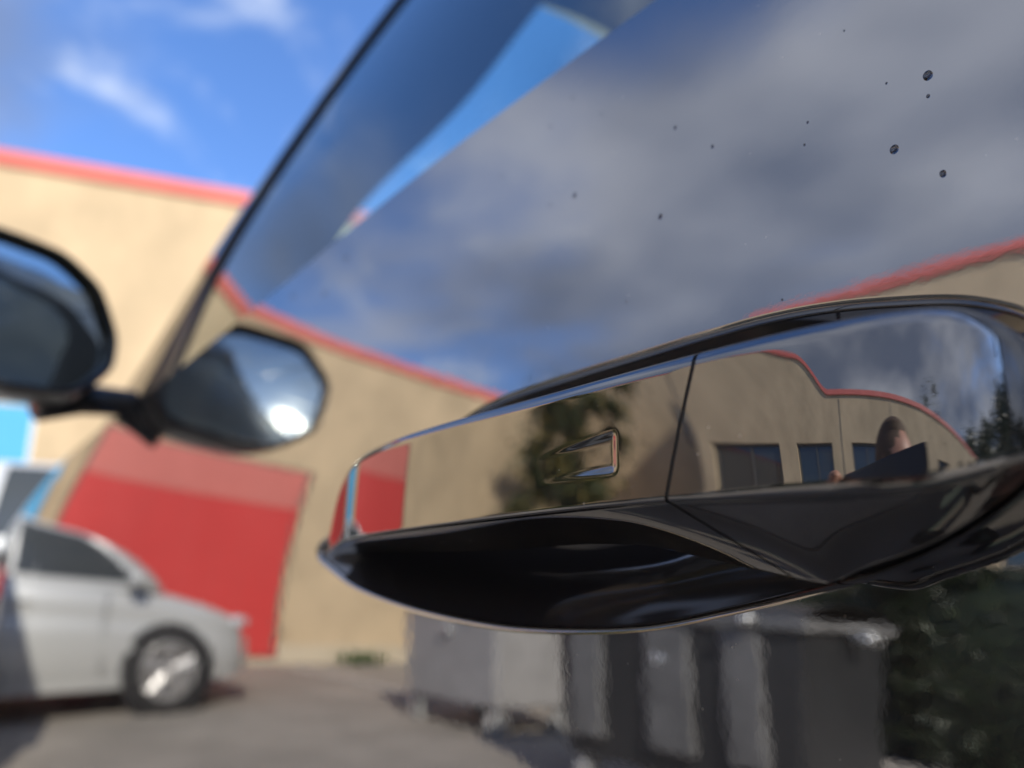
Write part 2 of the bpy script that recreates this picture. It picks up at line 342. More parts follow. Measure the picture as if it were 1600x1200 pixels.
# ------------------------------------------------------------------ vegetation
def hedge(name, x0, x1, y0, y1, h, n, label):
    E_ = empty(name, ((x0+x1)/2, (y0+y1)/2, 0)); tag(E_, label, 'hedge')
    c0 = np.array(E_.location)
    def pos(n):
        q = rng.uniform(-1, 1, (n, 3)); ax = rng.integers(0, 3, n); sg = np.where(rng.random(n) < .5, -1, 1)
        for k in range(3):
            mk_ = ax == k; q[mk_, k] = (sg[mk_] if k < 2 else 1)*rng.uniform(.86, 1.0, mk_.sum())
        P = np.stack([(x0+x1)/2+q[:, 0]*(x1-x0)/2, (y0+y1)/2+q[:, 1]*(y1-y0)/2, h/2+q[:, 2]*h/2], 1)
        P += .05*np.stack([np.sin(P[:, 1]*5+P[:, 2]*3), np.sin(P[:, 0]*4), np.sin(P[:, 1]*3.1)+np.cos(P[:, 0]*7)], 1); return P-c0
    V, F = leaves(pos, n, .036); fastmesh('foliage', V, F, 'leafd', E_)
    MB().box((0, 0, h*.47), (x1-x0-.16, y1-y0-.16, h*.9), bev=.1).build('inner_growth', 'leafd', E_)
hedge('hedge', -5.9, -4.6, -5.0, 2.15, 1.48, 36000, 'dark clipped hedge in front of the side facade, right of the bins')
hedge('hedge', -6.0, -4.7, 2.15, 5.0, 1.36, 15000, 'lower dark hedge behind the two rubbish bins')
def tree(name, x, y, h, cr, n, label, m='leafm', group=None, yel=0):
    E_ = empty(name, (x, y, 0)); tag(E_, label, 'tree', group)
    t = MB(); t.tube([(0, 0, 0), (.05, .02, h*.25), (-.03, .04, h*.5), (.02, 0, h*.75)], [.13*h/5, .10*h/5, .07*h/5, .03*h/5], 9)
    ends = []
    for k in range(9):
        an = k*2.4; z0 = h*(.12+.065*k); r = cr*(.5+.3*random.random()); e = (r*math.cos(an), r*math.sin(an), z0+h*.22); ends.append(e)
        t.tube([(0, 0, z0), (e[0]*.5, e[1]*.5, z0+h*.14), e], [.05*h/5, .03*h/5, .012*h/5], 6)
    t.build('trunk', 'bark', E_)
    cl = [Vector(e)+Vector((random.uniform(-.55, .55), random.uniform(-.55, .55), random.uniform(-.5, .5)))*cr for e in ends for _ in (0, 1, 2, 3)]+[Vector((0, 0, h*.85))]
    def pos(n):
        c = np.array([tuple(v) for v in cl])[rng.integers(0, len(cl), n)]; q = rng.normal(size=(n, 3)); q /= np.linalg.norm(q, axis=1)[:, None]
        return c+q*(cr*.26)*np.abs(rng.normal(0, 1, (n, 1)))*np.array([1, 1, .8])
    V, F = leaves(pos, n, .055*h/5); fastmesh('crown', V, F, m, E_)
    if yel:
        V, F = leaves(lambda k: pos(k)*np.array([1.02, 1.02, 1]), yel, .07*h/5); fastmesh('yellowed_leaves', V, F, 'leafy', E_)
    return E_
tree('tree', -6.3, 6.9, 4.7, .8, 16000, 'dark leafy tree with yellowing leaves before the inner corner of the facades', yel=2600)
tree('tree', -8.6, -6.5, 5.6, 1.6, 5000, 'round treetop showing above the low part of the parapet')
# grass at the foot of the wall
def gpos(n): return np.stack([rng.normal(-5.05, .16, n), 9.47-np.abs(rng.normal(0, .12, n)), rng.uniform(0, .16, n)], 1)
V, F = leaves(gpos, 170, .06); o = fastmesh('grass', V, F, 'grass'); tag(o, 'tuft of grass at the foot of the facade', 'grass', kind='stuff')
# wooded slope behind and to the left of the photographer
hx = np.linspace(-90, 30, 40); hy = np.linspace(-120, -19, 30); HP = np.zeros((40, 30, 3))
def hillz(x, y): return np.clip(-(y+20)*.34, 0, 24)*(1.0+.25*np.sin(x*.06)) - .3
for i, x in enumerate(hx):
    for j, y in enumerate(hy): HP[i, j] = (x, y, hillz(x, y))
V, F = grid(HP); o = mesh('wooded_hill', V, F, 'hill', smooth=True); tag(o, kind='structure')
def wpos(n):
    k = 260; cx = rng.uniform(-85, 28, k); cy = rng.uniform(-75, -21, k); cr = rng.uniform(1.6, 3.0, k); ch = hillz(cx, cy)+rng.uniform(2.5, 6, k); i = rng.integers(0, k, n)
    q = rng.normal(size=(n, 3)); q /= np.linalg.norm(q, axis=1)[:, None]
    return np.stack([cx[i], cy[i], ch[i]], 1)+q*cr[i][:, None]*np.array([1, 1, 1.4])*rng.uniform(.5, 1, (n, 1))
V, F = leaves(wpos, 60000, .35); o = fastmesh('hillside_woodland', V, F, 'leafm'); tag(o, 'dark woodland covering the slope behind the car park', 'woodland', kind='stuff')

# ------------------------------------------------------------------ bins
def make_bin(loc, wy, dx, h, m, label, ribs):
    """front faces +x; width along y"""
    E_ = empty('rubbish_bin', loc); tag(E_, label, 'bin', 'rubbish bins before the hedge')
    z0 = .20; b = MB()
    def ring(z, k): return [(-dx*k/2, -wy*k/2, z), (dx*k/2, -wy*k/2, z), (dx*k/2, wy*k/2, z), (-dx*k/2, wy*k/2, z)]
    b.box((0, 0, (z0+h-.12)/2), (dx, wy, h-.12-z0), bev=.03, taper=.93)
    b.build('body', m, E_)
    if ribs:
        for k in range(ribs):
            y = -wy/2+wy*(k+.5)/ribs
            MB().box((dx/2-.002, y+(.03, -.04, .0)[k % 3], .62), (.05, wy/ribs*(.40, .55, .46)[k % 3], h-.42), bev=.02).build('rib', 'binmid', E_)
    MB().box((0, 0, h-.115), (dx+.07, wy+.07, .06), bev=.02).build('rim', 'binmid' if ribs else 'bin', E_)
    # domed lid
    P = np.zeros((9, 15, 3))
    for i, u in enumerate(np.linspace(-1, 1, 9)):
        for j, v in enumerate(np.linspace(-1, 1, 15)):
            P[i, j] = (u*(dx/2+.02), v*(wy/2+.02), h-.083+.085*(1-u*u)**.5*(1-.25*v*v))
    V, F = grid(P); mesh('lid', V, F, 'bindark', E_, True)
    for s_ in (-1, 1):
        MB().lathe([(.0, 0), (.035, 0), (.035, .03), (.022, .07), (.0, .075)], (dx/2+.03, s_*wy*.36, h-.10), 'X', 14).build('lifting_pin', 'galv', E_, True)
        MB().lathe([(.0, 0), (.03, 0), (.03, .09), (.0, .095)], (0, s_*(wy/2+.03)-(0 if s_ > 0 else .09), h-.16), 'Y', 14).build('trunnion', 'galv', E_, True)
    MB().lathe([(0, 0), (.05, 0), (.05, .02), (.03, .035), (0, .035)], (dx/2-.005, 0, h-.32), 'X', 16).build('lock', 'galv', E_, True)
    for sx in (-1, 1):
        for sy in (-1, 1):
            c = MB().lathe([(.0, -.025), (.07, -.025), (.085, -.02), (.085, .02), (.07, .025), (0, .025)], (sx*dx*.38, sy*wy*.40, .085), 'Y', 18).build('castor', 'galv', E_)
            MB().box((sx*dx*.38, sy*wy*.40, .155), (.06, .075, .1)).build('fork', 'galv', c)
make_bin((-3.32, 4.42, 0), 1.12, .72, 1.08, 'bin', 'grey wheeled rubbish bin, the farther one, standing clear on its castors', 0)
make_bin((-2.72, 2.09, 0), 1.26, .64, 1.05, 'bindark', 'dark ribbed rubbish bin next to the hedge, the nearer one', 3)

# ------------------------------------------------------------------ parked cars
def make_car(name, label, loc, rz, Lc=4.1, H=1.5, Wd=1.76, paint='silver', suv=0.0, group=None, cf=0.0):
    E_ = empty(name, loc, rz); tag(E_, label, 'car', group)
    hw = Wd/2; zb = .98+suv*.1
    st = [(-.50, .40, .70, .60), (-.495, .32, .84, .72), (-.47, .26, zb-.06, .84), (-.42, .22, zb, .92), (-.30, .19, zb+.02, .985), (-.1, .18, zb, 1), (.1, .18, zb-.01, 1), (.22, .18, zb-.03, .99),
          (.30, .18, zb-.06, .975), (.38, .20, zb-.13, .95), (.43, .21, zb-.20, .90), (.465, .23, zb-.29, .82), (.488, .26, zb-.41, .70), (.50, .32, .50, .56)]
    P = []
    for (t, z0, z1, w) in st:
        w *= hw; zm = z0+(z1-z0)*.5; row = []
        half = [(.0, z0), (.86, z0), (.95, z0+.05), (1.0, z0+(z1-z0)*.30), (1.0, z0+(z1-z0)*.52), (.975, z0+(z1-z0)*.66), (.965, z0+(z1-z0)*.80), (.93, z0+(z1-z0)*.93), (.84, z1), (.45, z1+.03), (0, z1+.04)]
        row = [(t*Lc, w*u, z) for u, z in half]+[(t*Lc, -w*u, z) for u, z in half[-2:0:-1]]
        P.append(row)
    P = np.array(P); Pd = np.stack([catmull(P[:, j], 64) for j in range(P.shape[1])], 1)
    Pd = np.stack([catmull(Pd[i], 60, True) for i in range(64)], 0)
    V, F = grid(Pd, closev=True); k = 60; F += [tuple(range(k))[::-1], tuple(range(63*k, 64*k))]
    body = mesh('body', V, F, paint, E_, True)
    # cabin
    def cab(u, h, s_=1):        # u 0 rear .. 1 front along the belt, h 0 belt .. 1 roof
        xb = -.46-.02*suv+(.66+.02*suv+.09*cf)*u; xr = -.36-.10*suv+(.36+.10*suv+.09*cf)*u; hs_ = .45*h+.55*math.sin(h*math.pi/2); t = xb+(xr-xb)*(.45*h+.55*(1-math.cos(h*math.pi/2)))
        z = zb-.03+(H-zb+.0)*hs_*(1-.06*(2*u-.9)**2*h); y = hw*(.90-.19*h**1.4)
        return np.array([t*Lc, s_*y, z])
    cr = []
    for u in np.linspace(0, 1, 16):
        row = [cab(u, h, 1) for h in np.linspace(0, 1, 8)]
        tp = row[-1]; row += [tp*np.array([1, q, 1])+np.array([0, 0, .045*(1-q*q)]) for q in (.8, .5, 0, -.5, -.8)]
        row += [cab(u, h, -1) for h in np.linspace(1, 0, 8)]
        cr.append(row)
    cr = np.array(cr); V, F = grid(cr); n = cr.shape[1]; F += [tuple(range(n))[::-1], tuple(range(15*n, 16*n))]
    mesh('cabin', V, F, paint, E_, True)
    def panel(nm, u0, u1, h0, h1, s_, m='carglass', uu0=None, uu1=None):
        Q = []
        for h in np.linspace(h0, h1, 5):
            f_ = (h-h0)/(h1-h0); a0 = u0+((uu0 if uu0 is not None else u0)-u0)*f_; a1 = u1+((uu1 if uu1 is not None else u1)-u1)*f_
            Q.append([cab(u, h, s_)+np.array([0, s_*.006, .002]) for u in np.linspace(a0, a1, 10)])
        V, F = grid(np.array(Q)); mesh(nm, V, F, m, E_, True)
    for s_ in (1, -1):
        panel('front_window', .52, .93, .10, .88, s_, uu1=.92); panel('rear_window', .14-.10*suv, .49, .10, .88, s_, uu0=.18-.13*suv)
    for nm, u, o_ in (('windscreen', 1, .007), ('tailgate_window', 0, -.007)):
        Q = [[cab(u, h, 1)*np.array([1, q, 1])+np.array([o_, 0, .004+(.03*(1-q*q)*h)]) for q in np.linspace(-.9, .9, 9)] for h in np.linspace(.08, .93, 5)]
        V, F = grid(np.array(Q)); mesh(nm, V, F, 'carglass', E_, True)
    rw = .315+.03*suv
    for tx in (-.315, .31):
        for s_ in (1, -1):
            ya = s_*hw
            MB().lathe([(0, -.004), (rw+.055, -.004), (rw+.055, .006), (0, .006)], (tx*Lc, ya*.985, rw), 'Y', 40).build('wheel_arch', 'rubber', E_)
            wv = MB().lathe([(rw*.62, -.1), (rw*.97, -.1), (rw, -.08), (rw, .07), (rw*.95, .1), (rw*.70, .105), (rw*.66, .09)], (tx*Lc, ya*.93, rw), 'Y', 40).build('wheel', 'tyre', E_, True)
            MB().lathe([(0, -.09), (rw*.66, -.09), (rw*.66, .09)] if s_ > 0 else [(rw*.66, -.09), (rw*.66, .09), (0, .09)], (tx*Lc, ya*.93, rw), 'Y', 32).build('rim', 'rubber', wv)
            for k in range(5):
                an = 2*math.pi*k/5+.3; q = MB()
                for da in (-.14, .14):
                    q.tube([(tx*Lc+math.cos(an)*rw*.1, ya*.93+s_*.085, rw+math.sin(an)*rw*.1), (tx*Lc+math.cos(an+da)*rw*.68, ya*.93+s_*.10, rw+math.sin(an+da)*rw*.68)], [.035, .026], 6)
                q.build('spoke', 'alloy', wv)
            MB().lathe([(rw*.62, .095), (rw*.70, .108), (rw*.72, .095)] if s_ > 0 else [(rw*.72, -.095), (rw*.70, -.108), (rw*.62, -.095)], (tx*Lc, ya*.93, rw), 'Y', 32).build('rim_lip', 'alloy', wv, True)
            MB().lathe([(0, 0), (.05, 0), (.05, .02), (0, .02)], (tx*Lc, ya*.93+(s_*.10-.01), rw), 'Y', 16).build('hub_cap', 'alloy', wv)
    for s_ in (1, -1):
        mb = MB(); mb.box(((.155+.07*cf)*Lc, s_*(hw+.07), zb+.06), (.13, .19, .13), bev=.04); mb.build('door_mirror', paint, E_, True)
        MB().box((.452*Lc, s_*hw*.66, zb-.27), (.13, .30, .10), rz=-s_*.50, bev=.03).build('headlight', 'lamp', E_, True)
        MB().box((-.486*Lc, s_*hw*.68, zb-.17), (.08, .26, .16), rz=s_*.2, bev=.03).build('tail_lamp', 'redlamp', E_, True)
        for tx in (-.02, -.24): MB().box((tx*Lc, s_*(hw*.985), zb-.16), (.18, .03, .025), bev=.008).build('door_handle', paint, E_)
        for tx in (.175, -.06): MB().box((tx*Lc, s_*(hw*1.0-.012), .60), (.008, .02, .62)).build('door_gap', 'rubber', E_)
    MB().box((.497*Lc, 0, .42), (.03, hw*1.0, .14), bev=.02).build('grille', 'rubber', E_)
    MB().box((0, 0, .22), (Lc*.84, Wd*.80, .1)).build('underbody', 'rubber', E_)
    return E_
make_car('silver_hatchback', 'silver hatchback parked side-on before the large red board', (-.24, 6.85, 0), math.pi+.03, Lc=3.95, H=1.46, cf=1.0)
make_car('silver_car', 'taller pale silver car parked side-on in front of the black car, before the blue board', (2.30, 4.85, 0), 0, Lc=4.3, H=1.50, suv=1.0, paint='silver')
make_car('parked_car', 'pale grey parked car by the wooded slope, the nearer of two', (-5.2, -13.5, 0), .6, paint='silver', group='cars parked by the wooded slope')
make_car('parked_car', 'dark blue-grey parked car by the wooded slope, the farther of two', (-1.6, -17.0, 0), .4, paint='carblue', group='cars parked by the wooded slope')

# ------------------------------------------------------------------ the black car
CAR = empty('black_car', (.93, -.2, 0)); tag(CAR, 'glossy black car, its front door with pull handle filling the view', 'car')
cl0 = Vector(CAR.location)
def cpart(o, par=None):
    if par is None: o.parent = CAR; o.location = -cl0
    else: o.parent = par
    return o
zk = np.array([-.6, -.2, -.055, -.025, 0, .022, .055, .11, .18, .3]); ek = np.array([-4, -2, -.3, .8, 2.6, 4.2, 6, 9, 11.5, 12.])
zg = np.linspace(-.9, .6, 3001); eg = np.convolve(np.pad(np.interp(zg, zk, ek), 30, 'edge'), np.ones(61)/61, 'valid')
eg = np.convolve(np.pad(eg, 20, 'edge'), np.ones(41)/41, 'valid')
gx = np.cumsum(np.tan(np.radians(eg)))*(zg[1]-zg[0]); gx -= np.interp(0, zg, gx)
def G(y, z):
    y = np.asarray(y, float); return np.interp(z, zg, gx)+.03*y*y+np.where(y > 2.0, .5*(y-2.0)**2, 0)+np.where(y < -1.9, .35*(y+1.9)**2, 0)
bk_y = [-2.6, -1.6, -.4, .2, .31, .44, .64, .8, 1.05, 1.3, 1.9, 2.25]; bk_z = [.17, .195, .188, .184, .178, .165, .155, .151, .147, .122, .07, .0]
_by = np.linspace(-2.6, 2.25, 486); _bz = np.interp(_by, bk_y, bk_z); _bz = np.convolve(np.pad(_bz, 8, 'edge'), np.ones(17)/17, 'valid')
def belt(y): return np.interp(y, _by, _bz)
def P3(y, z, dx=0): return np.stack([G(y, z)+dx, np.asarray(y, float), ZC+np.asarray(z, float)], -1)

# -- front door: rings running from the handle recess out to the door edges
OUT = np.array([(300, 11.5), (284, 4.5), (263, -2), (227, -8), (188, -11.5), (160, -12), (126, -10), (99, -5), (77, 0), (64, 3.6), (52, 9), (41.4, 16.4), (35.5, 25), (33.5, 35), (37, 44), (40, 46.5), (48, 50.6), (60, 53.7), (73, 56.2), (88, 57.6),
                (106, 57.7), (126, 57.2), (150, 56.7), (186, 55), (206, 50.5), (226, 44), (246, 36), (268, 26), (288, 17)], float)/1000
NA = 420
O_ = catmull(OUT, NA*4, True); seg = np.r_[0, np.cumsum(np.linalg.norm(np.diff(np.r_[O_, O_[:1]], axis=0), axis=1))]
O_ = np.stack([np.interp(np.linspace(0, seg[-1], NA, endpoint=False), seg, np.r_[O_[:, k], O_[:1, k]]) for k in (0, 1)], 1)
for _ in range(6): O_ = .5*O_+.25*(np.roll(O_, 1, 0)+np.roll(O_, -1, 0))
cen = O_.mean(0)
YR, ZB = -.33, -.50
def gapy(z): return 1.05+.14*np.clip(z, -.5, .15)
def rect(ang):
    """far boundary of the door in direction ang from the recess centre"""
    dx, dz = math.cos(ang), math.sin(ang); lo, hi = 0, 3
    for _ in range(46):
        t = (lo+hi)/2; y, z = cen[0]+dx*t, cen[1]+dz*t
        if YR < y < gapy(z) and ZB < z < belt(y): lo = t
        else: hi = t
    return cen+np.array([dx, dz])*lo
ang = np.unwrap(np.arctan2(O_[:, 1]-cen[1], O_[:, 0]-cen[0])); RC = np.array([rect(t) for t in ang])
tn = np.roll(O_, -1, 0)-np.roll(O_, 1, 0); tn /= np.linalg.norm(tn, axis=1)[:, None]; nrm = np.stack([tn[:, 1], -tn[:, 0]], 1)
if ((nrm*(O_-cen)).sum(1).mean()) < 0: nrm = -nrm
rows = []
RR = .0022
for th in np.linspace(R(90), 0, 10):                  # rolled lip
    off = -RR+ (RR - RR*math.sin(th)); q = O_+nrm*(RR*(1-math.sin(th))); rows.append(P3(q[:, 0], q[:, 1], RR*(1-math.cos(th))))
rows = rows
base_q = O_+nrm*RR
for s_ in np.linspace(0, 1, 75)[1:]:
    w = s_**2.4; q = base_q*(1-w)+RC*w; rows.append(P3(q[:, 0], q[:, 1]))
# hem turned in at the outer edge
q = RC; rows.append(P3(q[:, 0], q[:, 1], .002)*1.0); rows.append(P3(RC[:, 0]*1.0, RC[:, 1], .015))
Pd = np.array(rows); V, F = grid(Pd, closev=True)
door = cpart(face_to(mesh('front_door', V, F, 'paint', smooth=True), (-1, 0, 0))); md = door.modifiers.new('edge', 'EDGE_SPLIT'); md.split_angle = R(35)
# recess bowl
rows = []
xin = G(O_[:, 0], O_[:, 1])+RR
for s_ in np.linspace(0, 1, 26):
    k = 1-s_*.999; q = cen+(O_-cen)*k
    dep = .022*(1-(1-min(s_*1.5, 1))**2.0)
    x = xin*(k)+(1-k)*float(G(cen[0], cen[1])) + dep
    rows.append(np.stack([x, q[:, 0], ZC+q[:, 1]], 1))
V, F = grid(np.array(rows), closev=True)
bowl = mesh('handle_recess', V, F, 'recess', smooth=True); cpart(bowl, door)

# -- pull handle
def lerp_t(y, T): return np.interp(y, [t[0] for t in T], [t[1] for t in T])
def smooth_t(T, lo, hi, n=800, k=41):
    y = np.linspace(lo, hi, n); v = lerp_t(y, T); v = np.convolve(np.pad(v, k//2, 'edge'), np.ones(k)/k, 'valid'); v = np.convolve(np.pad(v, k//2, 'edge'), np.ones(k)/k, 'valid'); return lambda q: np.interp(q, y, v)
def spline(T):
    x = np.array([t[0] for t in T], float); v = np.array([t[1] for t in T], float); n = len(x); h = np.diff(x)
    A_ = np.eye(n); r_ = np.zeros(n)
    for i in range(1, n-1):
        A_[i, i-1:i+2] = h[i-1], 2*(h[i-1]+h[i]), h[i]; r_[i] = 6*((v[i+1]-v[i])/h[i]-(v[i]-v[i-1])/h[i-1])
    m_ = np.linalg.solve(A_, r_)
    def f(q):
        i = min(max(int(np.searchsorted(x, q))-1, 0), n-2); a_, b_ = (x[i+1]-q)/h[i], (q-x[i])/h[i]
        return float(a_*v[i]+b_*v[i+1]+((a_**3-a_)*m_[i]+(b_**3-b_)*m_[i+1])*h[i]**2/6)
    return f
_pro = spline([(20, 36.3), (60, 36.3), (98, 36.3), (130, 35.8), (160, 34.8), (185, 33.2), (205, 30.8), (224, 27), (242, 21.5), (258, 15.3), (272, 9.3), (286, 3.5)])
def PRO(y): return _pro(y)*((1-(max(86-y, 0)/55.2)**3.6)**(1/2.6))
_zt = spline([(20, 42.4), (60, 42.4), (100, 41.5), (150, 41.2), (190, 41.0), (210, 40.3), (228, 38.5), (242, 35.4), (256, 30), (270, 22.5), (286, 12.5)])
def ZT(y): return _zt(y)-10*(max(49-y, 0)/17)**4
_zcr = spline([(20, 15), (66, 15), (90, 15), (180, 14), (230, 13), (286, 10.5)])
def ZCR(y): return _zcr(y)+8*(max(56-y, 0)/27)**3
ZBT = spline([(31, 23), (34, 18.6), (38, 14.2), (44, 9.4), (52, 5.2), (62, 2.0), (74, -.5), (84, .3), (94, 2.8), (106, 6), (122, 8.1), (150, 8.3), (190, 8.0), (230, 9), (286, 10)])
XBT = spline([(29, -5), (38, -15), (50, -18.5), (62, -19), (75, -18), (88, -15), (104, -12), (130, -11), (200, -9), (286, -1)])
EPT = smooth_t([(36, 12), (56, 13), (76, 8.5), (94, 1.5), (150, 2), (266, 3)], 28, 286, k=91)     # lean of the face at its top edge, degrees
EPB = smooth_t([(36, 3), (60, 2), (85, .5), (100, .5), (266, 1)], 28, 286)
def section(y):
    """outline in mm (x,z) from the back of the top, round the top edge, down the face, crease, underside, to the back"""
    pz, zt, zc, zb, xb = -PRO(y), ZT(y), ZCR(y), ZBT(y), XBT(y); xb = max(xb, pz+3)
    ft = zt-3.2; hgt = max(ft-zc, .4)
    nf = 46; v = np.linspace(0, 1, nf); e = np.radians(EPB(y)+(EPT(y)-EPB(y))*v); xf = pz+np.r_[0, np.cumsum(np.tan(e[:-1]))]*hgt/(nf-1)
    face = np.stack([xf, zc+hgt*v], 1)[::-1]
    et = e[-1]; r = 3.2/(1-math.sin(et)); cxx, czz = xf[-1]+r*math.cos(et), ft-r*math.sin(et)
    th = np.linspace(R(88), et, 14)[:-1]; fil = np.stack([cxx-r*np.cos(th), czz+r*np.sin(th)], 1)
    top = np.array([(6.0, fil[0, 1]+1.5), (max(fil[0, 0]+4, 0), fil[0, 1]+.5)])
    cr = []                                               # rounded crease
    d1 = np.array([math.tan(e[0]), 1.0]); c0 = np.array([pz, zc]); und = np.array([xb-pz, zb-zc]); und /= np.linalg.norm(und)+1e-9
    rad = float(np.interp(y, [40, 60, 84], [3.2, 2.4, 1.0]))
    for t in np.linspace(0, 1, 13):
        q0 = c0+np.array([0, .0]); q2 = c0+und*rad*1.6+np.array([0, -.3]); q1 = c0+np.array([0, -rad])
        cr.append((1-t)**2*q0+2*t*(1-t)*q1+t*t*q2)
    cr = np.array(cr)[1:]
    bul = float(np.interp(y, [36, 46, 62, 84], [.10, .09, .07, .03])); ax_ = np.array([xb, zb])-cr[-1]; nb_ = np.array([ax_[1], -ax_[0]]); nb_ = nb_ if nb_[1] < 0 else -nb_
    un = np.array([cr[-1]*(1-t)+np.array([xb, zb])*t+nb_*bul*2*t*(1-t) for t in np.linspace(.04, 1, 20)])
    rb_ = float(np.interp(y, [40, 80, 100], [2.2, 2.0, 1.0])); back = np.array([(xb+rb_*math.sin(t_), zb+rb_*(1-math.cos(t_))*.8-.0) for t_ in np.linspace(.2, 1.5, 7)]+[(xb+3+rb_, zb+1.2+rb_), (6.0, zb+6)])
    return np.concatenate([top, fil, face, cr, un, back])
def seam(z): return np.interp(z, [-3, 4, 14, 39], [73.5, 79, 89, 82])
def slot(y, z):
    """pressed-in touch pad: shallow on the left, a sharp step at its right end"""
    ty = (y-101.5); u = np.clip((125-y)/23, 0, 1); lo = 21.4-.03*(y-101); hi = 28.4-.10*(y-101)
    side = 1/(1+np.exp(-(z-lo)/.22)) * 1/(1+np.exp((z-hi)/.22)); endc = 1/(1+np.exp(-ty/.22))
    return .5*u**1.3*side*endc
def handle_piece(name, ylist, lo, hi, par):
    P = []
    for y in ylist:
        s_ = section(y); P.append(np.stack([s_[:, 0], np.full(len(s_), y), s_[:, 1]], 1))
    P = np.array(P); w_end = np.zeros(len(ylist))
    zz = P[:, :, 2]; sh = seam(zz)-84.0
    yl = np.asarray(ylist)[:, None]; w = np.clip(1-np.abs(yl-84)/26, 0, 1); w = w*w*(3-2*w); P[:, :, 1] += sh*w
    fr = P[:, :, 0] < -8
    P[:, :, 0] += np.where(fr, slot(P[:, :, 1], P[:, :, 2]), 0)
    Q = P.copy(); y_m = Q[:, :, 1]/1000; z_m = Q[:, :, 2]/1000
    base = .03*y_m**2
    W3 = np.stack([Q[:, :, 0]/1000+base+.001, y_m, ZC+z_m], -1)
    V, F = grid(W3); n = W3.shape[1]; F = [f[::-1] for f in F]; F += [tuple(range(n)), tuple(range((len(ylist)-1)*n, len(ylist)*n))[::-1]]
    return V, F
yg = np.r_[np.linspace(84.5, 98, 22), np.linspace(98.4, 127, 72), np.linspace(128.5, 225, 62), np.linspace(226.5, 283.5, 60)]
V, F = handle_piece('grip', yg, 84.4, 266, None); grip = cpart(mesh('door_handle', V, F, 'handle', smooth=True))
yc = np.r_[np.linspace(31.0, 45, 70), np.linspace(45.6, 83.6, 64)]
V, F = handle_piece('cap', yc, 30, 83.6, None); cap = mesh('end_cap', V, F, 'handle', smooth=True); cpart(cap, grip)
for o in (grip, cap):
    md = o.modifiers.new('edge', 'EDGE_SPLIT'); md.split_angle = R(40)
# dark gasket in the seam
P = []
for y in (83.2, 84.9):
    s_ = section(y); q = s_.copy(); c = q.mean(0); q = c+(q-c)*.965; yy = y+(seam(s_[:, 1])-84)
    P.append(np.stack([q[:, 0]/1000+.03*(y/1000)**2+.001, yy/1000, ZC+q[:, 1]/1000], 1))
V, F = grid(np.array(P)); cpart(mesh('seam_gasket', V, F, 'rubber'), grip)

# -- body side: fender, rear door, rear quarter, with wheel openings, then mirrored
AX_F, AX_R, RW = 1.50, -1.28, .34
def zlow(y, lo=-.64):
    z = lo
    for ax in (AX_F, AX_R):
        d = abs(y-ax)
        if d < RW+.06: z = max(z, RW-ZC+math.sqrt((RW+.06)**2-d*d)-.0)
    return z
def side_panel(name, y0, y1, ny, lo, m='paint', gapf=None, shoulder=True, mirror=False):
    rows = []
    for i in range(ny+1):
        u = i/ny; row = []
        for v in np.linspace(0, 1, 34):
            y = y0+(y1-y0)*u
            if gapf: z_ = lo+(belt(y)-lo)*v; y = gapf(z_)+.005+(y1-gapf(z_)-.005)*u
            zl = zlow(y, lo); z = zl+(belt(y)-zl)*v; row.append(P3(y, z))
        if shoulder:
            yb, zb_ = row[-1][1], row[-1][2]
            for t in np.linspace(0, 1, 10)[1:]:
                row.append(np.array([row[33][0]+.035*(1-math.cos(t*1.35))+.012*math.sin(t*1.35)*.6, yb, zb_+.022*math.sin(t*1.45)]))
        rows.append(row)
    P = np.array(rows)
    if mirror: P[:, :, 0] = 1.86-P[:, :, 0]
    V, F = grid(P)
    if not mirror: F = [f[::-1] for f in F]
    return cpart(mesh(name, V, F, m, smooth=True))
side_panel('front_fender', 1.06, 2.25, 60, -.62, gapf=gapy)
side_panel('rear_door', -1.15, -.335, 30, -.50, shoulder=False)
side_panel('rear_quarter', -2.6, -1.155, 60, -.62)
side_panel('sill', -.95, 1.2, 20, -.70, 'trim', shoulder=False) if False else None
MB().box((.06, .1, .335), (.08, 2.0, .17), bev=.02).build('sill_panel', 'trim', None)
cpart(bpy.data.objects['sill_panel'])
side_panel('far_side', -2.6, 2.25, 120, -.62, mirror=True)
# dark door jamb behind the shut line
rows = [[P3(gapy(z)+dy, z, .012+.0*dy) for z in np.linspace(-.5, .14, 30)] for dy in (-.02, .03)]
V, F = grid(np.array(rows)); cpart(mesh('door_jamb', V, F, 'rubber'))
# -- bonnet, scuttle
rows = []
for y in np.linspace(.98, 2.25, 30):
    zb_ = belt(y)+.0218; row = []; x0 = float(G(y, belt(y)))+.035*(1-math.cos(1.35))+.012*math.sin(1.35)*.6+.002
    for t in np.linspace(0, 1, 30): row.append((x0+(1.86-2*x0)*t, y-.0, ZC+zb_+.055*(1-(2*t-1)**2)**.7-.001))
    rows.append(row)
V, F = grid(np.array(rows)); cpart(mesh('bonnet', V, F, 'paint', smooth=True))
rows = [[(.06+.02*k+(1.74-.04*k)*t, .99-.06*k, ZC+.165-.012*k+.05*(1-(2*t-1)**2)) for t in np.linspace(0, 1, 20)] for k in (0, 1)]
V, F = grid(np.array(rows)); cpart(mesh('scuttle', V, F, 'rubber', smooth=True))
nose = MB().box((.93, 2.2, .62), (1.55, .32, .5), bev=.1).build('front_bumper', 'paint', None, True); cpart(nose)
MB().box((.93, 2.365, .66), (.9, .03, .2), bev=.02).build('grille', 'rubber', None); cpart(bpy.data.objects['grille.004'] if 'grille.004' in bpy.data.objects else bpy.data.objects['grille'])
tail = MB().box((.93, -2.5, .66), (1.55, .34, .66), bev=.1).build('rear_bumper', 'paint', None, True); cpart(tail)
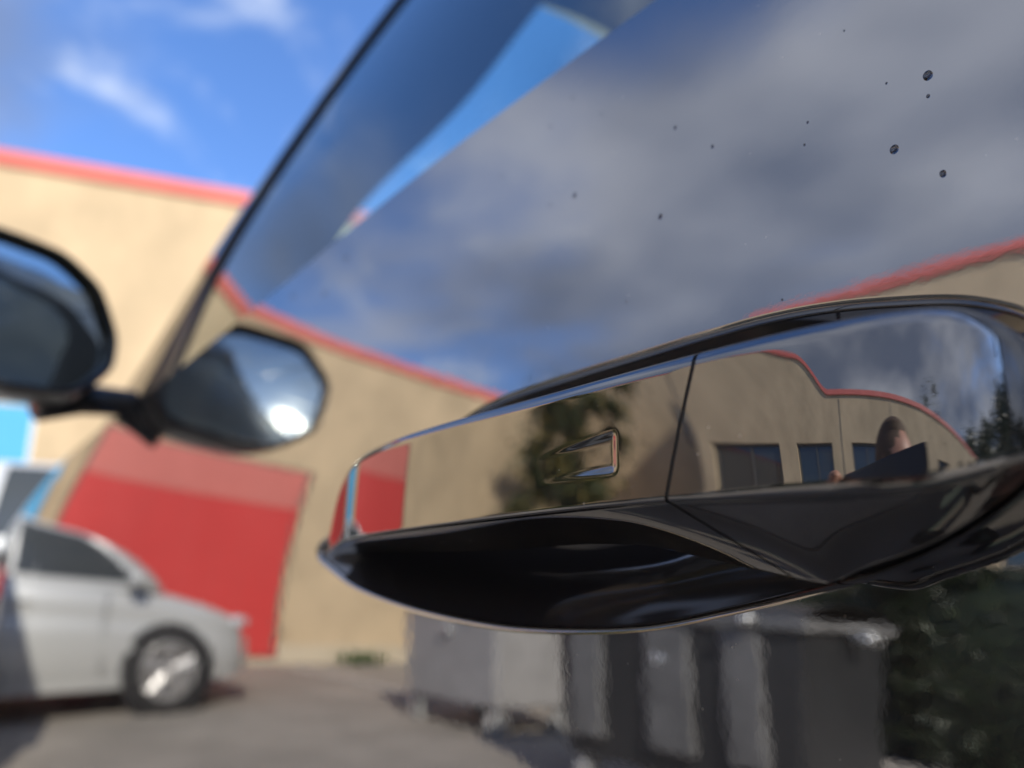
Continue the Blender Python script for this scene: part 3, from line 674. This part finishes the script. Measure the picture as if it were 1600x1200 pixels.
MB().box((.93, -.1, .28), (1.5, 4.2, .12)).build('floor_pan', 'rubber', None); cpart(bpy.data.objects['floor_pan'])
for s_ in (0, 1):
    h = MB().box((.33 if s_ == 0 else 1.53, 2.25, .78), (.30, .16, .12), rz=(-.5 if s_ else .5), bev=.03).build('head_lamp', 'lamp', None, True); cpart(h)
for ax in (AX_F, AX_R):
    for s_ in (0, 1):
        xw = .22 if s_ == 0 else 1.64; sg = -1 if s_ == 0 else 1
        wv = cpart(MB().lathe([(RW*.62, -.11), (RW*.97, -.11), (RW, -.08), (RW, .08), (RW*.97, .11), (RW*.62, .11)], (xw, ax, RW), 'X', 40).build('road_wheel', 'tyre', None, True))
        MB().lathe([(0, -.09), (RW*.66, -.09), (RW*.66, .09), (0, .09)], (xw, ax, RW), 'X', 32).build('rim', 'rubber', wv)
        for k in range(5):
            an = 2*math.pi*k/5; q = MB(); q.tube([(xw+sg*.09, ax, RW), (xw+sg*.105, ax+math.cos(an)*RW*.66, RW+math.sin(an)*RW*.66)], [.05, .035], 6); q.build('spoke', 'alloy', wv)
        MB().box((xw, ax, RW+.03), (.25, .85, .74)).build('wheel_well', 'rubber', None) if False else None

# -- side window, pillar, roof
ng = np.array([-1, .05, math.tan(R(18))]); pg = np.array([.036, .3, .17])
def GX(y, z): return pg[0]+(.05*(y-pg[1])+math.tan(R(18))*(z-pg[2]))+.25*np.maximum(z-.30, 0)**2
def gp(y, z, d=0): return np.array([GX(y, z)+d, y, ZC+z])
# front edge of the glass (window frame line), from the mirror foot to the roof
FE = np.array([(.72, .155), (.735, .314), (.655, .445), (.556, .544), (.42, .61)])       # (y,z)
OE = np.array([(.97, .155), (.79, .347), (.69, .47), (.605, .595), (.45, .66)])          # outer edge of the pillar
FEs = catmull(FE, 40); OEs = catmull(OE, 40)
rows = []
for i in range(40):
    yb = FEs[i, 0]; z = FEs[i, 1]
    rows.append([gp(yb+(-.32-yb)*t, z) for t in np.linspace(0, 1, 40)])
rows[0] = [gp(y, float(belt(y))-.02) for y in np.linspace(.72, -.32, 40)]
rows = np.array(rows)
# blend: lower rows follow the belt line
for i in range(1, 12):
    w = (1-i/12)
    for j in range(40):
        y = rows[i, j, 1]; zt_ = rows[i, j, 2]-ZC; z = zt_+(float(belt(y))-.02-.155)*w; rows[i, j] = gp(y, z)
V, F = grid(rows); cpart(face_to(mesh('side_window', V, F, 'glass', smooth=True), (-1, 0, 0)))
rows = [[gp(y, float(belt(y))+z, x) for y in np.linspace(.90, -.33, 80)] for (z, x) in ((-.012, -.004), (-.001, -.0045), (.003, -.002), (.003, .004))]
V, F = grid(np.array(rows)); cpart(mesh('waist_seal', V, F, 'trim', smooth=True))
def strip(name, A_, B_, m, d0, d1):
    """solid strip between two (y,z) curves lying in the glass surface, from depth d0 to d1"""
    P = np.array([[gp(A_[i, 0], A_[i, 1], d0) for i in range(len(A_))], [gp(A_[i, 0], A_[i, 1], d1) for i in range(len(A_))], [gp(B_[i, 0], B_[i, 1], d1) for i in range(len(B_))], [gp(B_[i, 0], B_[i, 1], d0) for i in range(len(B_))]])
    V, F = grid(P, closeu=True); return cpart(mesh(name, V, F, m, smooth=False))
FE2 = FEs+(OEs-FEs)*np.clip(.35-.0*np.arange(40), 0, 1)[:, None]
strip('window_frame', FEs, FE2, 'rubber', -.004, .03)
strip('a_pillar', FE2+1e-4, OEs, 'paint', -.006, .03)
# pillar trim inside, reaching to the windscreen edge
WE = np.array([(.205, .80, .30), (.238, .735, .405), (.31, .643, .522), (.361, .554, .638), (.40, .47, .70)])
WEs = catmull(WE, 40); WEs[:, 2] += ZC
A3 = np.array([gp(*FEs[i], .012) for i in range(40)]); B3 = np.array([gp(*OEs[i], .012) for i in range(40)])
V, F = grid(np.array([A3, WEs-np.array([.0, .03, 0]), WEs, B3]), closeu=True); cpart(mesh('pillar_trim', V, F, 'inner'))
# header / roof lining
HD = [(.37, .548, .652), (.93, .60, .672), (1.49, .548, .652)]
def roof_xz(t): return .30+1.26*t, .655+.045*(1-(2*t-1)**2)
rows = []
for y in np.linspace(.565, -1.9, 26):
    rows.append([(.20+1.46*t, y+.05*(1-(2*t-1)**2), ZC+.612+.150*(1-abs(2*t-1)**4.0)-.03*((y+.6)/1.3)**2*(y < -.6)) for t in np.linspace(0, 1, 30)])
V, F = grid(np.array(rows)); rf = cpart(mesh('roof', V, F, 'paint', smooth=True)); md = rf.modifiers.new('t', 'SOLIDIFY'); md.thickness = .03; md.offset = -1
rows = []
for y in np.linspace(.54, -1.85, 26):
    rows.append([(.24+1.38*t, y+.05*(1-(2*t-1)**2), ZC+.570+.150*(1-abs(2*t-1)**4.0)-.03*((y+.6)/1.3)**2*(y < -.6)) for t in np.linspace(0, 1, 30)])
V, F = grid(np.array(rows)); cpart(mesh('roof_lining', V, F, 'inner', smooth=True))
rows = []
for y, z in ((.545, .690), (.36, .697), (.35, .684), (.535, .672)):
    rows.append([(.39+1.08*t, y+.05*(1-(2*t-1)**2), ZC+z+.028*(1-(2*t-1)**2)) for t in np.linspace(0, 1, 20)])
V, F = grid(np.array(rows), closeu=True); cpart(mesh('sun_visor', V, F, 'inner'))
WEm = WEs.copy(); WEm[:, 0] = 1.86-WEm[:, 0]
rows = [[WEs[i]*(1-t)+WEm[i]*t+np.array([0, .07*(1-(2*t-1)**2), .012*(1-(2*t-1)**2)]) for t in np.linspace(0, 1, 24)] for i in range(0, 40)]
lowrow = [(.13+1.60*t, .93+.06*(1-(2*t-1)**2), ZC+.17) for t in np.linspace(0, 1, 24)]
V, F = grid(np.array([lowrow]+rows)); cpart(face_to(mesh('windscreen', V, F, 'wscreen', smooth=True), (0, 1, .5)))
# far side: pillar, doors' glass; rear part of the cabin
mA = np.array([gp(*FEs[i], .012) for i in range(40)]); mA[:, 0] = 1.86-mA[:, 0]; mB = np.array([gp(*OEs[i], .0) for i in range(40)]); mB[:, 0] = 1.86-mB[:, 0]
V, F = grid(np.array([mA, WEm, mB]), closeu=True); cpart(mesh('far_pillar', V, F, 'paint'))
for nm, m_, y0, y1, x_ in (('rear_side_window', 'glass', -1.3, -.40, 0), ('b_pillar', 'trim', -.40, -.33, -.001), ('c_pillar', 'paint', -2.05, -1.3, 0)):
    for mir in (0, 1):
        rows = []
        for z in np.linspace(.15, .61, 10):
            k = (z-.15)/.46; row = []
            for t in np.linspace(0, 1, 8):
                y = y0+(y1-y0)*t; y = y+(.35*k if y0 < -2 else 0)*(1-t); q = gp(y, z, x_); row.append((1.86-q[0], q[1], q[2]) if mir else tuple(q))
            rows.append(row)
        V, F = grid(np.array(rows)); cpart(face_to(mesh(nm, V, F, m_, smooth=True), (1 if mir else -1, 0, 0)))
rows = [[(1.86-gp(y, z)[0], y, ZC+z) for y in np.linspace(.70-.35*(z-.15), -.33, 10)] for z in np.linspace(.13, .61, 8)]
V, F = grid(np.array(rows)); cpart(face_to(mesh('far_side_window', V, F, 'glass', smooth=True), (1, 0, 0)))
rows = [[(.12+.10*k+(1.62-.2*k)*t, -2.15+.42*k, ZC+.14+.47*k) for t in np.linspace(0, 1, 12)] for k in np.linspace(0, 1, 6)]
V, F = grid(np.array(rows)); cpart(face_to(mesh('rear_window', V, F, 'glass', smooth=True), (0, -1, 0)))
rows = [[(.05+1.76*t, y, ZC+.16+.02*(1-(2*t-1)**2)) for t in np.linspace(0, 1, 12)] for y in (-2.15, -2.6)]
V, F = grid(np.array(rows)); cpart(mesh('boot_lid', V, F, 'paint', smooth=True))
# inside: dashboard, steering wheel, seats
cpart(MB().box((.93, .80, ZC+.05), (1.55, .42, .20), bev=.06).build('dashboard', 'inner', None, True))
P = [(.45+.18*math.cos(t), .53+.05*math.sin(t), ZC+.04+.17*math.sin(t)) for t in np.linspace(0, 2*math.pi, 40)]
cpart(MB().tube(P, .014, 10).build('steering_wheel', 'inner', None, True))
for x in (.47, 1.39):
    sb = MB().box((x, -.12, ZC-.28), (.5, .5, .16), bev=.05).box((x, -.38, ZC+.02), (.46, .14, .62), bev=.05).box((x, -.42, ZC+.43), (.26, .1, .17), bev=.04).build('seat', 'inner', None, True); cpart(sb)
cpart(MB().box((.93, -1.1, ZC-.1), (1.4, .2, .7), bev=.06).build('rear_bench', 'inner', None, True))
cpart(MB().box((.05, .85, ZC+.17), (.016, .02, .02)).build('sail_clip', 'trim', None)) if False else None

# -- door mirror
MC = np.array([(-.150, .185), (-.150, .250), (-.105, .302), (-.025, .304), (.013, .280), (.033, .232), (.031, .198), (-.004, .160), (-.110, .153)])
MO = np.concatenate([[MC[i]+(MC[i-1]-MC[i])*.46, MC[i]*.7+.15*(MC[i]+(MC[i-1]-MC[i])*.46)+.15*(MC[i]+(MC[(i+1) % 9]-MC[i])*.46), MC[i]+(MC[(i+1) % 9]-MC[i])*.46] for i in range(9)])
MOs = catmull(MO, 96, True); mc = MOs.mean(0)
MN = np.array([.36, -.82, .17])
def mir_pt(x, z, d, k=1.0):
    x = mc[0]+(x-mc[0])*k; z = mc[1]+(z-mc[1])*k
    y = .80+(MN[0]*(x-.026)+MN[2]*(z-.24))/.82
    return np.array([x, y, ZC+z])+d*np.array([.0, 1, 0])
rows = []
for k, d in ((.925, .010), (.935, .002), (.95, -.003), (.975, -.003), (1.0, .004), (1.015, .02), (1.01, .05), (.95, .085), (.82, .115), (.6, .135), (.3, .145), (.02, .148)):
    rows.append([mir_pt(x, z, d, k) for x, z in MOs])
V, F = grid(np.array(rows), closev=True); mh = cpart(mesh('door_mirror', V, F, 'trim', smooth=True))
V = [mir_pt(x, z, .0085, .94) for x, z in MOs]; c_ = np.mean(V, 0)
rows = [[c_+(np.array(v)-c_)*k+np.array([0, 1, 0])*0.004*(k*k-1)*-1*-1 for v in V] for k in np.linspace(1, .01, 10)]
Vg, Fg = grid(np.array(rows), closev=True); mgl = mesh('mirror_pane', Vg, Fg, 'mirror', smooth=True); cpart(mgl, mh)
st = MB(); st.tube([(-.02, .85, ZC+.172), (.02, .86, ZC+.178), (.06, .85, ZC+.178), (.10, .83, ZC+.172)], [.024, .016, .014, .018], 14); stm = st.build('mirror_stem', 'trim', None, True); cpart(stm, mh)
sl = np.array([(.70, .158), (.737, .285), (.78, .285), (.87, .175), (.87, .158)])
P = [gp(y, z, -.003) for y, z in sl]+[gp(y, z, .02) for y, z in sl]
F = [tuple(range(5)), tuple(range(9, 4, -1))]+[(i, (i+1) % 5, 5+(i+1) % 5, 5+i) for i in range(5)]
cpart(mesh('mirror_foot', P, F, 'trim'))

# ------------------------------------------------------------------ water drops on the door
DROPS = [(.3194, .0875, 1.6), (.0495, .1045, 1.15), (.0574, .0896, 1.05), (.0484, .0794, .8), (.0769, .1068, .38), (.0778, .1008, .34), (.0581, .1074, .3), (.0672, .1285, .28), (.1176, .1266, .62), (.1043, .1134, .55), (.1577, .121, .85),
         (.1211, .0984, .80), (.1321, .0754, .32), (.0844, .0621, .3), (.1694, .1223, .4), (.1753, .1575, .5), (.201, .1483, .5), (.1971, .1092, .4), (.3262, .1572, 1.2), (.3874, .1548, 1.3), (.342, .1423, 1.1), (.0498, .0992, .45), (.1651, .1645, .5),
         (.0575, .002, .35), (.1492, .1487, .35)]
DLAB = ['sparkling pale water drop right of the mirror reflected in the black door', 'largest round water drop near the upper right corner of the black door', 'dark plump water drop below and left of the largest one', 'medium water drop lowest of the trio at the right edge', 'tiny upper drop of the close pair left of the plump drop', 'tiny lower drop of the close pair left of the plump drop', 'pinpoint drop just left of the largest round drop', 'topmost pinpoint drop on the right part of the black door', 'small slanted drop in the upper middle of the black door', 'small slanted drop right of and below the upper middle one', 'oval dark drop in the middle of the reflected clouds', 'oval dark drop nearest above the handle recess in mid-door', 'pinpoint drop just above the dark gap over the handle', 'pinpoint drop beside the reflected red coping at right', 'faint drop just left of the oval mid-cloud drop', 'faint drop close below the window sill line, mid-door', 'faint blurred drop below the blue strip of sky in the window', 'lone faint drop low in the reflected clouds, left of centre', 'blurred round drop upper left, nearest the window line', 'blurred round drop farthest left, over the reflected coping', 'blurred round drop right of the leftmost blurred drop', 'pinpoint drop directly below the largest round drop', 'faint drop touching the window sill line near the top', 'tiny pale drop on the door below the handle end', 'pinpoint drop right of the window sill line, upper middle']
def drop(y, z, r, label):
    r *= .85/1000; n = 14; rows = []
    for k in range(7):
        th = math.pi/2*k/6; rows.append([(-.42*r*math.sin(th), 1.0*r*math.cos(th)*math.cos(t)*(1+.1*math.sin(2*t+y*900)), 1.22*r*math.cos(th)*math.sin(t)-(.25*r if math.sin(t) < 0 else 0)*math.cos(th)) for t in np.linspace(0, 2*math.pi, n, endpoint=False)])
    rows[-1] = [(-.42*r, 0, 0)]*n
    V, F = grid(np.array(rows), closev=True); F.append(tuple(range(n))[::-1])
    c = P3(y, z); o = mesh('water_drop', V, F, 'water', smooth=True, loc=c+np.array([-.00002, 0, 0]))
    e = float(np.interp(z, zg, eg)); o.rotation_euler = (0, R(e), R(-.06*y*57.3))
    tag(o, label, 'water drop', 'water drops on the black door'); return o
for i, (y, z, r) in enumerate(DROPS):
    lb = DLAB[i]
    drop(y, z, r, lb)

# ------------------------------------------------------------------ photographer and phone
pc = Vector((-CAM_D, 0, ZC))-FW*.0065-RT*.045+UP*.026
ph = MB(); ph.box((0, 0, 0), (.156, .074, .008), bev=.003)
PH = ph.build('phone', 'phone', None); PH.matrix_world = Matrix(((RT.x, UP.x, -FW.x, pc.x), (RT.y, UP.y, -FW.y, pc.y), (RT.z, UP.z, -FW.z, pc.z), (0, 0, 0, 1)))
tag(PH, 'black mobile phone held up to the door by the crouching person', 'phone')
def skin_body(name, nodes, edges, root):
    me = bpy.data.meshes.new(name); keys = list(nodes); me.from_pydata([nodes[k][0] for k in keys], [(keys.index(a_), keys.index(b_)) for a_, b_ in edges], [])
    o = bpy.data.objects.new(name, me); COL.objects.link(o)
    md = o.modifiers.new('skin', 'SKIN'); md.use_smooth_shade = True
    if not me.skin_vertices: bpy.context.view_layer.objects.active = o
    sv = me.skin_vertices[0].data if me.skin_vertices else None
    if sv is None:
        bm = bmesh.new(); bm.from_mesh(me); bm.verts.layers.skin.verify(); bm.to_mesh(me); bm.free(); sv = me.skin_vertices[0].data
    for i, k in enumerate(keys):
        r = nodes[k][1]; sv[i].radius = r if isinstance(r, tuple) else (r, r); sv[i].use_root = (k == root)
    sb = o.modifiers.new('sub', 'SUBSURF'); sb.levels = 2; sb.render_levels = 2
    dg = bpy.context.evaluated_depsgraph_get(); m2 = bpy.data.meshes.new_from_object(o.evaluated_get(dg)); bpy.data.objects.remove(o)
    o = bpy.data.objects.new(name, m2); COL.objects.link(o); return o
nd = {'pel': ((-1.02, -.34, .40), (.15, .13)), 'sp1': ((-.98, -.33, .55), (.135, .15)), 'sp2': ((-.90, -.30, .72), (.14, .17)), 'ch': ((-.82, -.28, .86), (.13, .16)), 'nk0': ((-.74, -.26, .955), .07), 'nk': ((-.69, -.25, 1.0), .056),
      'hd0': ((-.655, -.24, 1.045), (.075, .07)), 'hd1': ((-.645, -.24, 1.10), (.095, .08)), 'hd2': ((-.66, -.24, 1.155), (.092, .078)), 'hd3': ((-.67, -.24, 1.195), (.05, .045)),
      'sL': ((-.78, -.09, .88), .075), 'eL': ((-.54, -.06, .95), .058), 'wL': ((-.32, .035, .875), .032), 'pL': ((-.255, .052, .905), (.036, .02)),
      'sR': ((-.80, -.46, .86), .075), 'eR': ((-.52, -.46, .70), .05), 'wR': ((-.26, -.20, .82), .032), 'pR': ((-.20, -.13, .86), (.036, .02)),
      'hL': ((-1.0, -.22, .40), .11), 'kL': ((-.56, .02, .56), .085), 'aL': ((-.80, -.12, .10), .05), 'fL': ((-.68, -.08, .045), (.05, .045)), 'tL': ((-.56, -.05, .035), (.045, .035)),
      'hR': ((-1.0, -.46, .40), .11), 'kR': ((-.62, -.56, .48), .075), 'aR': ((-.82, -.54, .10), .05), 'fR': ((-.70, -.57, .045), (.05, .045)), 'tR': ((-.58, -.60, .035), (.045, .035))}
ee_ = [('pel', 'sp1'), ('sp1', 'sp2'), ('sp2', 'ch'), ('ch', 'nk0'), ('nk0', 'nk'), ('nk', 'hd0'), ('hd0', 'hd1'), ('hd1', 'hd2'), ('hd2', 'hd3'), ('ch', 'sL'), ('sL', 'eL'), ('eL', 'wL'), ('wL', 'pL'), ('ch', 'sR'), ('sR', 'eR'), ('eR', 'wR'), ('wR', 'pR'),
       ('pel', 'hL'), ('hL', 'kL'), ('kL', 'aL'), ('aL', 'fL'), ('fL', 'tL'), ('pel', 'hR'), ('hR', 'kR'), ('kR', 'aR'), ('aR', 'fR'), ('fR', 'tR')]
# fingers: curl round the ends of the phone
def fingers(tagp, palm, spots, thumb):
    for i, (b_, m_, t_) in enumerate(spots):
        nd[f'{tagp}{i}a'] = (b_, .0095); nd[f'{tagp}{i}b'] = (m_, .0088); nd[f'{tagp}{i}c'] = (t_, .0075)
        ee_.extend([(palm, f'{tagp}{i}a'), (f'{tagp}{i}a', f'{tagp}{i}b'), (f'{tagp}{i}b', f'{tagp}{i}c')])
    nd[tagp+'ta'], nd[tagp+'tb'] = (thumb[0], .011), (thumb[1], .009); ee_.extend([(palm, tagp+'ta'), (tagp+'ta', tagp+'tb')])
e_out = pc-RT*.078; e_in = pc+RT*.078
def off(o_, r, u, f_): return tuple(o_+RT*r+UP*u+FW*f_)
fingers('L', 'pL', [(off(e_out, -.022, .030-.021*i, -.012), off(e_out, -.020+.002*i, .031-.021*i, .014), off(e_out, .010-.004*abs(i-1), .029-.020*i, .016)) for i in range(4)],
        (off(e_out, -.02, .045, -.022), off(e_out, .03, .030, -.016)))
fingers('R', 'pR', [(off(e_in, -.055+.021*i*.9, -.050, -.020), off(e_in, -.05+.02*i, -.050, .002), off(e_in, -.048+.02*i, -.030-.003*i, .0105)) for i in range(4)],
        (off(e_in, -.07, -.045, -.028), off(e_in, -.06, -.012, -.018)))
nd['pL'] = (off(e_out, -.034, .0, -.022), (.034, .016)); nd['pR'] = (off(e_in, -.02, -.068, -.030), (.034, .016))
nd['wL'] = (off(e_out, -.07, -.045, -.055), .029); nd['wR'] = (off(e_in, -.02, -.12, -.075), .029)
for k_ in list(nd):
    if k_ in ('pel', 'sp1', 'sp2', 'ch', 'nk0', 'nk', 'hd0', 'hd1', 'hd2', 'hd3', 'sL', 'sR', 'eL', 'eR') or k_[0] in 'hkaft' and len(k_) == 2:
        q_ = nd[k_][0]; nd[k_] = ((q_[0]+.11, q_[1]+.10, q_[2]+(-.06 if q_[2] > .6 else 0)), nd[k_][1])
body = skin_body('person', nd, ee_, 'pel')
me = body.data; me.materials.clear()
for k in ('skin', 'jacket', 'trouser', 'shoe'): me.materials.append(MT[k])
hd = Vector((-.545, -.14, 1.04)); wl, wr = Vector(nd['wL'][0]), Vector(nd['wR'][0]); pl_, pr_ = Vector(nd['pL'][0]), Vector(nd['pR'][0])
# face: nose, brow, chin, eye hollows
fd = Vector((.96, .26, -.10)).normalized(); sd = Vector((-.26, .96, 0)).normalized()
for v in me.vertices:
    d = v.co-hd
    if d.length < .16:
        f_, s_, z_ = d.dot(fd), d.dot(sd), d.z
        if f_ > .02:
            v.co += fd*(.030*math.exp(-(s_/.013)**2-((z_+.012)/.022)**2)+.012*math.exp(-(s_/.03)**2-((z_+.075)/.02)**2)+.006*math.exp(-(s_/.022)**2-((z_+.045)/.01)**2)
                        -.010*math.exp(-((abs(s_)-.032)/.014)**2-((z_-.012)/.012)**2))
for pl in me.polygons:
    c = Vector(pl.center); pl.use_smooth = True
    hand = min((c-wl).length, (c-pl_).length, (c-Vector(off(e_out, 0, 0, 0))).length) < .06 or min((c-wr).length, (c-pr_).length, (c-e_in).length, (c-pc).length) < .062
    pl.material_index = 0 if (c.z > .965 or hand) else (3 if c.z < .075 else (2 if (c.z < .5) else 1))
tag(body, 'person in black jacket crouching beside the black car, holding up a phone', 'person')
# short hair
rows = []
for th in np.linspace(.02, 1.75, 12):
    rows.append([(hd.x-.018+.112*math.sin(th)*math.cos(t)*(1 if math.cos(t) < .3 or th < .95 else .80), hd.y+.094*math.sin(th)*math.sin(t), hd.z+.020+.102*math.cos(th)) for t in np.linspace(0, 2*math.pi, 24, endpoint=False)])
V, F = grid(np.array(rows), closev=True); hr = mesh('hair', V, F, 'hair', body, True)
for s_ in (-1, 1):
    e0 = hd+sd*(s_*.085)-fd*.005; MB().lathe([(0, -.006), (.016, -.006), (.022, 0), (.016, .006), (0, .006)], (0, 0, 0), 'Y', 12).build('ear', 'skin', body, True).location = e0
    e0 = hd+sd*(s_*.032)+fd*.086+Vector((0, 0, .012)); MB().lathe([(.002, -.009), (.008, -.005), (.010, 0), (.008, .005), (.002, .009)], (0, 0, 0), 'Z', 12).build('eye', 'hair', body, True).location = e0
